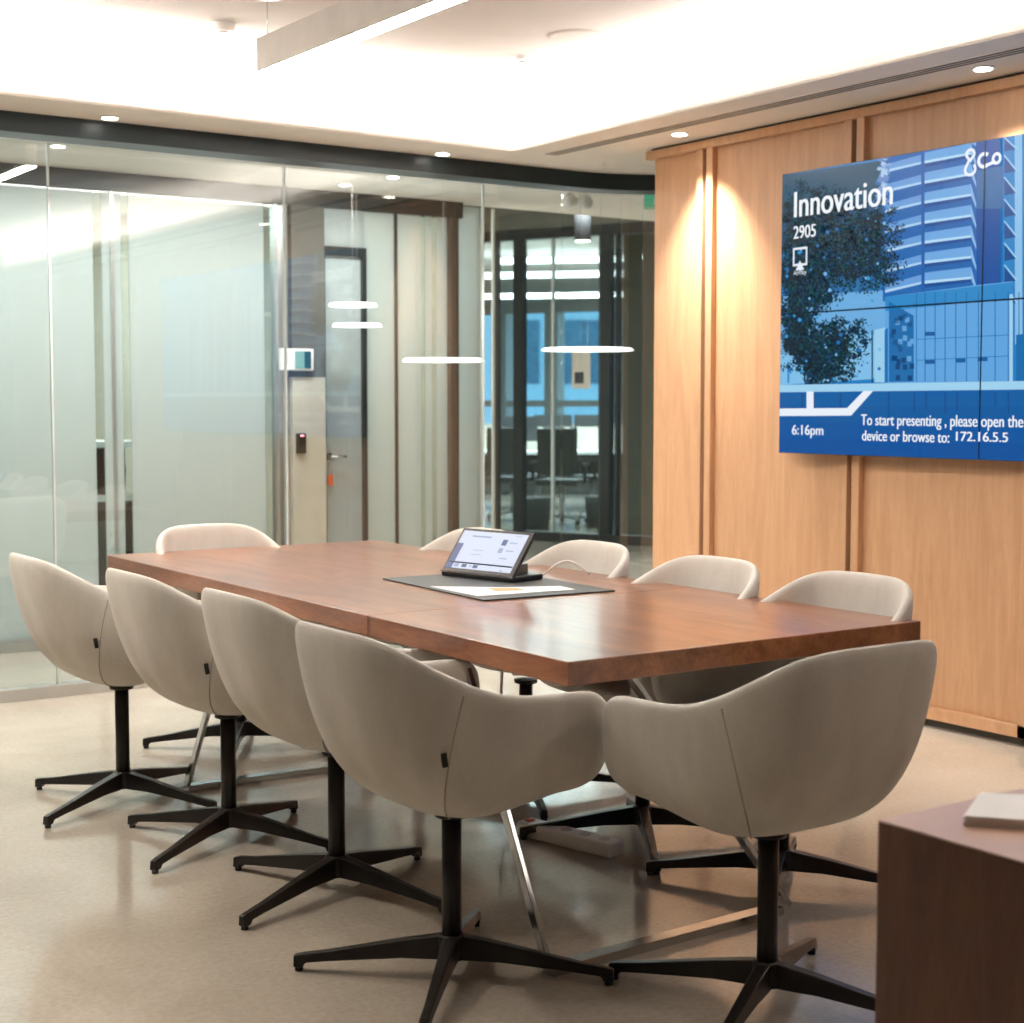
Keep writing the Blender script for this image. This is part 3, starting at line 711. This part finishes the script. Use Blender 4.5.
# ------------------------------------------------------------------ VIDEO WALL
SX = 5.035                        # front plane of the screens
YL, ZT, ZB = 5.155, 2.378, 1.128
PW, PH = 1.118, (ZT - ZB) / 2
vw = empty('video_wall', (SX, YL, ZB), label='large blue video wall with room name and address text on the oak wall', cat='screen')
def vp(mb, name, mats, parent=vw, **k):
    o = mb.build(name, mats, parent, **k); o.location = (-SX, -YL, -ZB) if parent is vw else (0, 0, 0); return o
for i in range(3):
    for j in range(2):
        y1 = YL - i * PW; z0 = ZB + j * PH
        vp(MB().box(SX + .003, X1 - .008, y1 - PW + .0012, y1 - .0012, z0 + .0012, z0 + PH - .0012), 'display_panel', 'black_plastic')
vp(MB().box(X1 - .008, X1 + .03, YL - 3 * PW + .2, YL - .2, ZB + .15, ZT - .15), 'wall_mount', 'black_metal')
TVM = {}
def tvm(c):
    if c not in TVM:
        n_ = 'screen_colour_%d_%d_%d' % c; m, t, b, o = nt(n_)
        b.inputs['Base Color'].default_value = (.004, .004, .005, 1); b.inputs['Roughness'].default_value = .22; b.inputs['Specular IOR Level'].default_value = .12
        b.inputs['Emission Color'].default_value = (*lin(*c), 1); b.inputs['Emission Strength'].default_value = SCR
        MATS[n_] = m; TVM[c] = n_
    return TVM[c]
CP, SP = math.cos(PITCH), math.sin(PITCH)
def wallpt(x, y):                 # photo measurement -> (distance along wall, height) on the screen plane
    d = Vector((FWD.x * CP, FWD.y * CP, -SP)) * FPX + RGT * (x - CX) + Vector((FWD.x * SP, FWD.y * SP, CP)) * (CY - y)
    t_ = SX / d.x; return d.y * t_, H + d.z * t_
YR = YL - 3 * PW
class Pic:
    def __init__(s): s.mb = MB(); s.mats = []; s.layer = 0
    def mi(s, c):
        n_ = tvm(c)
        if n_ not in s.mats: s.mats.append(n_)
        return s.mats.index(n_)
    def poly(s, pts, c, L):       # pts in wall coordinates
        if c[2] > c[0] + 20: k_ = .90 if c[0] > 100 else .50; c = (int(c[0] * k_), min(255, int(c[1] * 1.02)), int(c[2] * (1 if c[0] > 100 else .98)))
        pts = [(min(max(y, YR + .003), YL - .003), min(max(z, ZB + .003), ZT - .003)) for y, z in pts]
        x = SX + .0025 - L * .00012
        try: s.mb.poly([(x, y, z) for y, z in pts], s.mi(c))
        except ValueError: pass
    def px(s, pts, c, L): s.poly([wallpt(*p) for p in pts], c, L)
    def line(s, pts, wd, c, L, closed=False):
        P = [Vector(p) for p in pts]; n_ = len(P); Lf, Rt = [], []
        for i in range(n_):
            a = P[i - 1] if (i > 0 or closed) else P[i]; b = P[(i + 1) % n_] if (i < n_ - 1 or closed) else P[i]
            d = (b - a).normalized(); nn = Vector((-d.y, d.x)) * wd / 2; Lf.append(P[i] + nn); Rt.append(P[i] - nn)
        for i in range(n_ if closed else n_ - 1):
            k2 = (i + 1) % n_; s.poly([Lf[i], Lf[k2], Rt[k2], Rt[i]], c, L)
pic = Pic()
pic.poly([(YR, ZB), (YL, ZB), (YL, ZT), (YR, ZT)], (62, 122, 196), 0)
def c3(x, y): return (780 + x * .2383, 130 + y * .2383)     # reading grids of the photo's screen
def c4(x, y): return (780 + x * .2383, 330 + y * .2383)
sky = [(78, 82, 112), (58, 76, 116), (70, 110, 176), (118, 168, 222), (140, 186, 232)]
for i in range(5):                # sky behind the tree
    y0, y1 = 165 + i * 44, 165 + (i + 1) * 44
    pic.px([(776, y0 - 0), (776, y1), (905, y1 - 8), (905, y0 - 8)], sky[i], 1)
# left and right bays of the balcony tower
pic.px([c3(430, 60), c3(430, 720), c3(830, 650), c3(830, -40)], (48, 98, 178), 2)
for kx in range(-1, 8):
    yl = 95 + 84 * kx
    pic.px([c3(604, yl), c3(800, yl - 42 + kx * 3), c3(800, yl + 6 + kx * 3), c3(604, yl + 42)], (118, 162, 222), 3)
    pic.px([c3(604, yl + 34), c3(800, yl - 2 + kx * 3), c3(800, yl + 8 + kx * 3), c3(604, yl + 46)], (196, 214, 244), 4)
    pic.px([c3(604, yl + 46), c3(800, yl + 8 + kx * 3), c3(800, yl + 20 + kx * 3), c3(604, yl + 62)], (30, 74, 150), 4)
    pic.px([c3(800, yl - 42 + kx * 3), c3(822, yl + 40 + kx * 3), c3(822, yl + 60 + kx * 3), c3(800, yl + 6 + kx * 3)], (150, 180, 228), 3)
    pic.px([c3(440, yl + 50), c3(592, yl + 8), c3(592, yl + 44), c3(440, yl + 80)], (112, 152, 216), 3)
    pic.px([c3(440, yl + 72), c3(592, yl + 38), c3(592, yl + 47), c3(440, yl + 84)], (190, 206, 240), 4)
pic.px([c3(592, 30), c3(592, 690), c3(606, 690), c3(606, 30)], (40, 90, 172), 5)
for q in range(60):
    x, y = random.gauss(425, 16), random.uniform(70, 300); s_ = random.uniform(8, 26)
    pic.px([c3(x, y), c3(x + s_, y + s_ * .5), c3(x + s_ * .6, y + s_ * 1.5), c3(x - s_ * .4, y + s_)], random.choice([(150, 166, 216), (186, 198, 232), (112, 136, 196), (84, 108, 172)]), 4 + q * .01)
pic.px([c3(823, -60), c3(823, 660), c3(935, 650), c3(935, -60)], (32, 78, 160), 3)
pic.px([c3(823, 170), c3(823, 330), c3(935, 330), c3(935, 150)], (92, 104, 168), 4)
# spiky tower at the right
pic.px([c3(925, -60), c3(925, 660), c3(1400, 660), c3(1400, -120)], (66, 128, 202), 3)
pic.px([c3(985, -60), c3(985, 900), c3(1016, 900), c3(1016, -60)], (150, 186, 230), 4)
for kx in range(8):
    y = 20 + 92 * kx
    pic.px([c3(940, y), c3(992, y + 60), c3(940, y + 70)], (28, 74, 146), 5)
    pic.px([c3(936, y - 6), c3(944, y - 6), c3(996, y + 58), c3(990, y + 62)], (170, 200, 238), 6)
for kx in range(30):              # rest of the street scene beyond
    x = 1040 + kx * 62; h_ = random.choice((120, 260, 380, 60))
    pic.px([c3(x, h_), c3(x, 1200), c3(x + 50, 1200), c3(x + 50, h_)], random.choice([(92, 146, 210), (56, 108, 184), (128, 172, 222)]), 5)
# glazed podium
pic.px([c3(440, 700), c3(440, 1085), c3(975, 1085), c3(975, 635), c3(830, 650), c3(600, 680)], (106, 160, 222), 6)
pic.px([c3(440, 700), c3(600, 682), c3(975, 638), c3(975, 705), c3(440, 760)], (82, 132, 204), 7)
pic.px([c4(395, 0), c4(395, 220), c4(440, 220), c4(440, -10)], (168, 200, 234), 7)
pic.px([c4(438, 0), c4(438, 220), c4(452, 220), c4(452, -10)], (44, 108, 186), 8)
pic.px([c4(456, -120), c4(456, 218), c4(560, 216), c4(560, -60)], (54, 104, 174), 7)
for q in range(26):
    x = 460 + random.random() * 85; y = -80 + random.random() * 280
    pic.px([c4(x, y), c4(x, y + 22), c4(x + 18, y + 22), c4(x + 18, y)], random.choice([(28, 66, 124), (110, 158, 214), (40, 84, 150)]), 8)
for x in (570, 606, 648, 690, 735, 780, 830, 900, 955, 1000): pic.px([c4(x, -160), c4(x, 216), c4(x + 3.5, 216), c4(x + 3.5, -160)], (52, 100, 168), 9)
for y in (30, 118): pic.px([c4(570, y + 8), c4(570, y + 11), c4(960, y - 8), c4(960, y - 11)], (64, 112, 178), 9)
for x, y in ((606, 126), (735, 120), (828, 114), (606, 8)): pic.px([c4(x, y), c4(x, y + 17), c4(x + 42, y + 16), c4(x + 42, y - 1)], (46, 92, 160), 10)
pic.px([c4(962, -150), c4(962, 216), c4(976, 216), c4(976, -150)], (176, 202, 236), 10)
pic.px([c4(990, 20), c4(990, 216), c4(1100, 216), c4(1100, 10)], (44, 104, 174), 10)
pic.px([c4(383, 0), c4(383, 222), c4(389, 222), c4(389, 0)], (20, 50, 96), 10)
pic.px([c4(30, 140), c4(30, 222), c4(38, 222), c4(38, 140)], (90, 130, 200), 10)
# tree: dark crown core, then many small leaves over it
def blob(cx, cy, rx, ry, c, L):
    pts = []
    for q in range(26):
        a = q / 26 * 6.283; r_ = random.uniform(.72, 1.12); pts.append((max(781.5, cx + rx * r_ * math.cos(a)), min(385, cy + ry * r_ * math.sin(a))))
    pic.px(pts, c, L)
for a in ((812, 214, 34, 16), (842, 240, 40, 20), (805, 240, 26, 26), (868, 238, 18, 26), (806, 282, 24, 26), (850, 268, 26, 12), (797, 330, 15, 36), (812, 356, 14, 26), (838, 345, 13, 18), (828, 372, 14, 9)):
    blob(*a, random.choice([(24, 34, 50), (20, 28, 42), (26, 40, 52)]), 10.5)
greens = [(16, 28, 42), (22, 40, 52), (30, 56, 62), (24, 36, 58), (44, 76, 84), (14, 20, 34), (30, 62, 110)]
def leafcloud(cx, cy, rx, ry, n_, s0=3.2):
    for c_ in range(max(8, n_ // 6)):
        a = random.random() * 6.283; r_ = random.random() ** .5
        ux, uy = cx + rx * r_ * math.cos(a), cy + ry * r_ * math.sin(a); rad = random.uniform(3, 8)
        for q in range(20):
            x, y = random.gauss(ux, rad * .6), random.gauss(uy, rad * .45)
            if x < 781 or y > 386: continue
            s_ = s0 * random.uniform(.25, .8); t_ = random.random() * 3.14
            pts = [(x + s_ * .5 * k2 * math.cos(t_ + k3), y + s_ * .5 * k2 * math.sin(t_ + k3) * 1.2) for k2, k3 in ((1, 0), (.5, 1.3), (1, 2.6), (.4, 3.9), (.9, 5.1))]
            pic.px(pts, random.choice(greens), 11 + q % 5 * .5)
for args in ((800, 190, 16, 10, 60, 3), (830, 196, 22, 10, 70, 3), (822, 215, 40, 20, 420, 6), (835, 245, 56, 22, 620, 6), (872, 236, 30, 38, 420, 4.6), (812, 275, 34, 34, 420, 6), (850, 272, 45, 20, 300, 4.6),
             (878, 268, 26, 24, 200, 4), (800, 315, 22, 34, 300, 5.5), (815, 345, 20, 40, 330, 5.5), (842, 345, 24, 26, 320, 4.6), (832, 368, 22, 16, 220, 4.2), (858, 330, 10, 10, 60, 4), (788, 350, 8, 34, 80, 4)):
    leafcloud(*args)
for q in range(70):              # sky glints between the leaves
    x, y = random.uniform(784, 884), random.uniform(210, 380); s_ = random.uniform(.8, 3.0)
    pic.px([(x, y), (x + s_, y + s_ * .6), (x + s_ * .4, y + s_ * 1.6), (x - s_ * .5, y + s_)], random.choice([(90, 150, 225), (130, 180, 235), (60, 110, 190)]), 14)
# lower banner
bl = [(28, 92, 166), (24, 88, 162), (20, 84, 162), (18, 80, 160)]
zz = [1.412, 1.34, 1.27, 1.20, ZB]
for i in range(4): pic.poly([(YR, zz[i + 1]), (YL, zz[i + 1]), (YL, zz[i]), (YR, zz[i])], bl[i], 15)
for x in (90, 140, 250, 452, 560, 610, 690, 740, 900, 955): pic.px([c4(x, 262), c4(x, 262 + 60 + (x * 7) % 60), c4(x + 6, 262 + 60 + (x * 7) % 60), c4(x + 6, 262)], (22, 76, 142), 15.5)
pic.poly([(YR, 1.409), (YL, 1.403), (YL, 1.436), (YR, 1.441)], (176, 204, 238), 16)
wh = (232, 240, 250)
pic.px([(776, 408.5), (776, 416), (851, 415.6), (873, 391), (863.5, 391), (847, 408)], wh, 17)
pic.px([(806.5, 391.5), (806.5, 409), (813.5, 409), (813.5, 391.5)], wh, 17.4)
# bezel seams
for i in range(1, 3): pic.poly([(YL - i * PW - .0035, ZB), (YL - i * PW + .0035, ZB), (YL - i * PW + .0035, ZT), (YL - i * PW - .0035, ZT)], (10, 26, 44), 19)
pic.poly([(YR, ZB + PH - .0035), (YL, ZB + PH - .0035), (YL, ZB + PH + .0035), (YR, ZB + PH + .0035)], (10, 26, 44), 19)
# airplay style screen icon
(ya, za), (yb_, zb_) = wallpt(793.5, 268), wallpt(806.5, 249.5)
def rr(y0, y1, z0, z1, wd, L): pic.line([(y0, z0), (y0, z1), (y1, z1), (y1, z0)], wd, wh, L, True)
rr(ya, yb_, za + .012, zb_ + .008, .013, 17)
ym = (ya + yb_) / 2
pic.poly([(ym + .026, za - .012), (ym - .026, za - .012), (ym, za + .030)], wh, 17.5)
# logo: upright figure eight, then c and infinity ring
def circ(cy, cz, r1, r2, a0, a1, n_=22): return [(cy - r1 * math.cos(R(a0 + (a1 - a0) * q / n_)), cz + r2 * math.sin(R(a0 + (a1 - a0) * q / n_))) for q in range(n_ + 1)]
lw = .0118
(yu, zu), (yd, zd) = wallpt(970.3, 154), wallpt(970.1, 169.5)
pic.line(circ(yu, zu, .019, .0165, -60, 240), lw, wh, 17)
pic.line([(yu + .0095, zu - .0143), (yu + .006, zu - .022), (yu + .014, zd + .021), (yu + .0225, zd + .009)], lw, wh, 17.2)
pic.line([(yu - .0095, zu - .0143), (yu - .004, zu - .022), (yu + .004, zu - .030)], lw, wh, 17.3)
pic.line(circ(yd, zd, .025, .021, 150, 410), lw, wh, 17.4)
(yc, zc) = wallpt(984.0, 160.2)
pic.line(circ(yc, zc, .026, .025, 45, 315), .0145, wh, 17)
(yo, zo) = wallpt(996.6, 158.4)
pic.line(circ(yo, zo, .017, .018, 0, 360), .0125, wh, 17.2)
pic.line([(yc - .018, zc - .020), (yo + .010, zo - .012)], .0125, wh, 17.5)
o = pic.mb.build('screen_image', pic.mats, vw, fix=False); o.location = (-SX, -YL, -ZB)
def text(body, px0, px1, z0, size_h, cap, name):
    """lettering lying in the screen plane: left edge at px0, right edge at px1, baseline z0, cap height size_h"""
    cu = bpy.data.curves.new(name, 'FONT'); cu.body = body; cu.size = 1; cu.offset = 0
    ob = bpy.data.objects.new('tmp', cu); col.objects.link(ob)
    dg = bpy.context.evaluated_depsgraph_get(); me = bpy.data.meshes.new_from_object(ob.evaluated_get(dg))
    col.objects.unlink(ob); bpy.data.objects.remove(ob)
    xs = [v.co.x for v in me.vertices]; y0, y1 = wallpt(px0[0], px0[1])[0], wallpt(px1[0], px1[1])[0]
    kx = (y0 - y1) / (max(xs) - min(xs)); mx_ = min(xs)
    capu = .69
    kz = size_h / capu
    bm = bmesh.new(); bm.from_mesh(me)
    if cap == 'b':                # heavier strokes
        g0 = bm.verts[:] + bm.edges[:] + bm.faces[:]
        for q, dx in enumerate((.012, .024, .036)):
            d_ = bmesh.ops.duplicate(bm, geom=g0)
            for v in d_['geom']:
                if isinstance(v, bmesh.types.BMVert): v.co.x += dx; v.co.z += .001 * (q + 1)
    bm.to_mesh(me); bm.free()
    for v in me.vertices: v.co = Vector((SX - .0008 + v.co.z * .05, y0 - (v.co.x - mx_) * kx, z0 + v.co.y * kz))
    me.materials.append(MATS[tvm((240, 246, 252))]); o = bpy.data.objects.new(name, me); col.objects.link(o); o.parent = vw; o.location = (-SX, -YL, -ZB)
    return o
def base(px): return wallpt(*px)[1]
text('Innovation', (794, 217), (892, 200), base((794, 217.5)), .112, 'b', 'screen_text')
text('2905', (793.5, 239), (815.5, 235), base((793.5, 239)), .055, 'b', 'screen_text')
text('AirPlay', (793.5, 277), (806.5, 276), base((793.5, 275.3)), .020, 'thin', 'screen_text')
text('6:16pm', (792, 435), (823, 434.5), base((792, 434.4)), .043, 'b', 'screen_text')
text('To start presenting , please open the', (861, 425), (1023, 424), base((861, 425)), .046, 'b', 'screen_text')
text('device or browse to:', (862, 441), (949, 441), base((862, 440.5)), .044, 'b', 'screen_text')
text('172.16.5.5', (956, 441), (1007.5, 442), base((956, 440.8)), .037, 'b', 'screen_text')
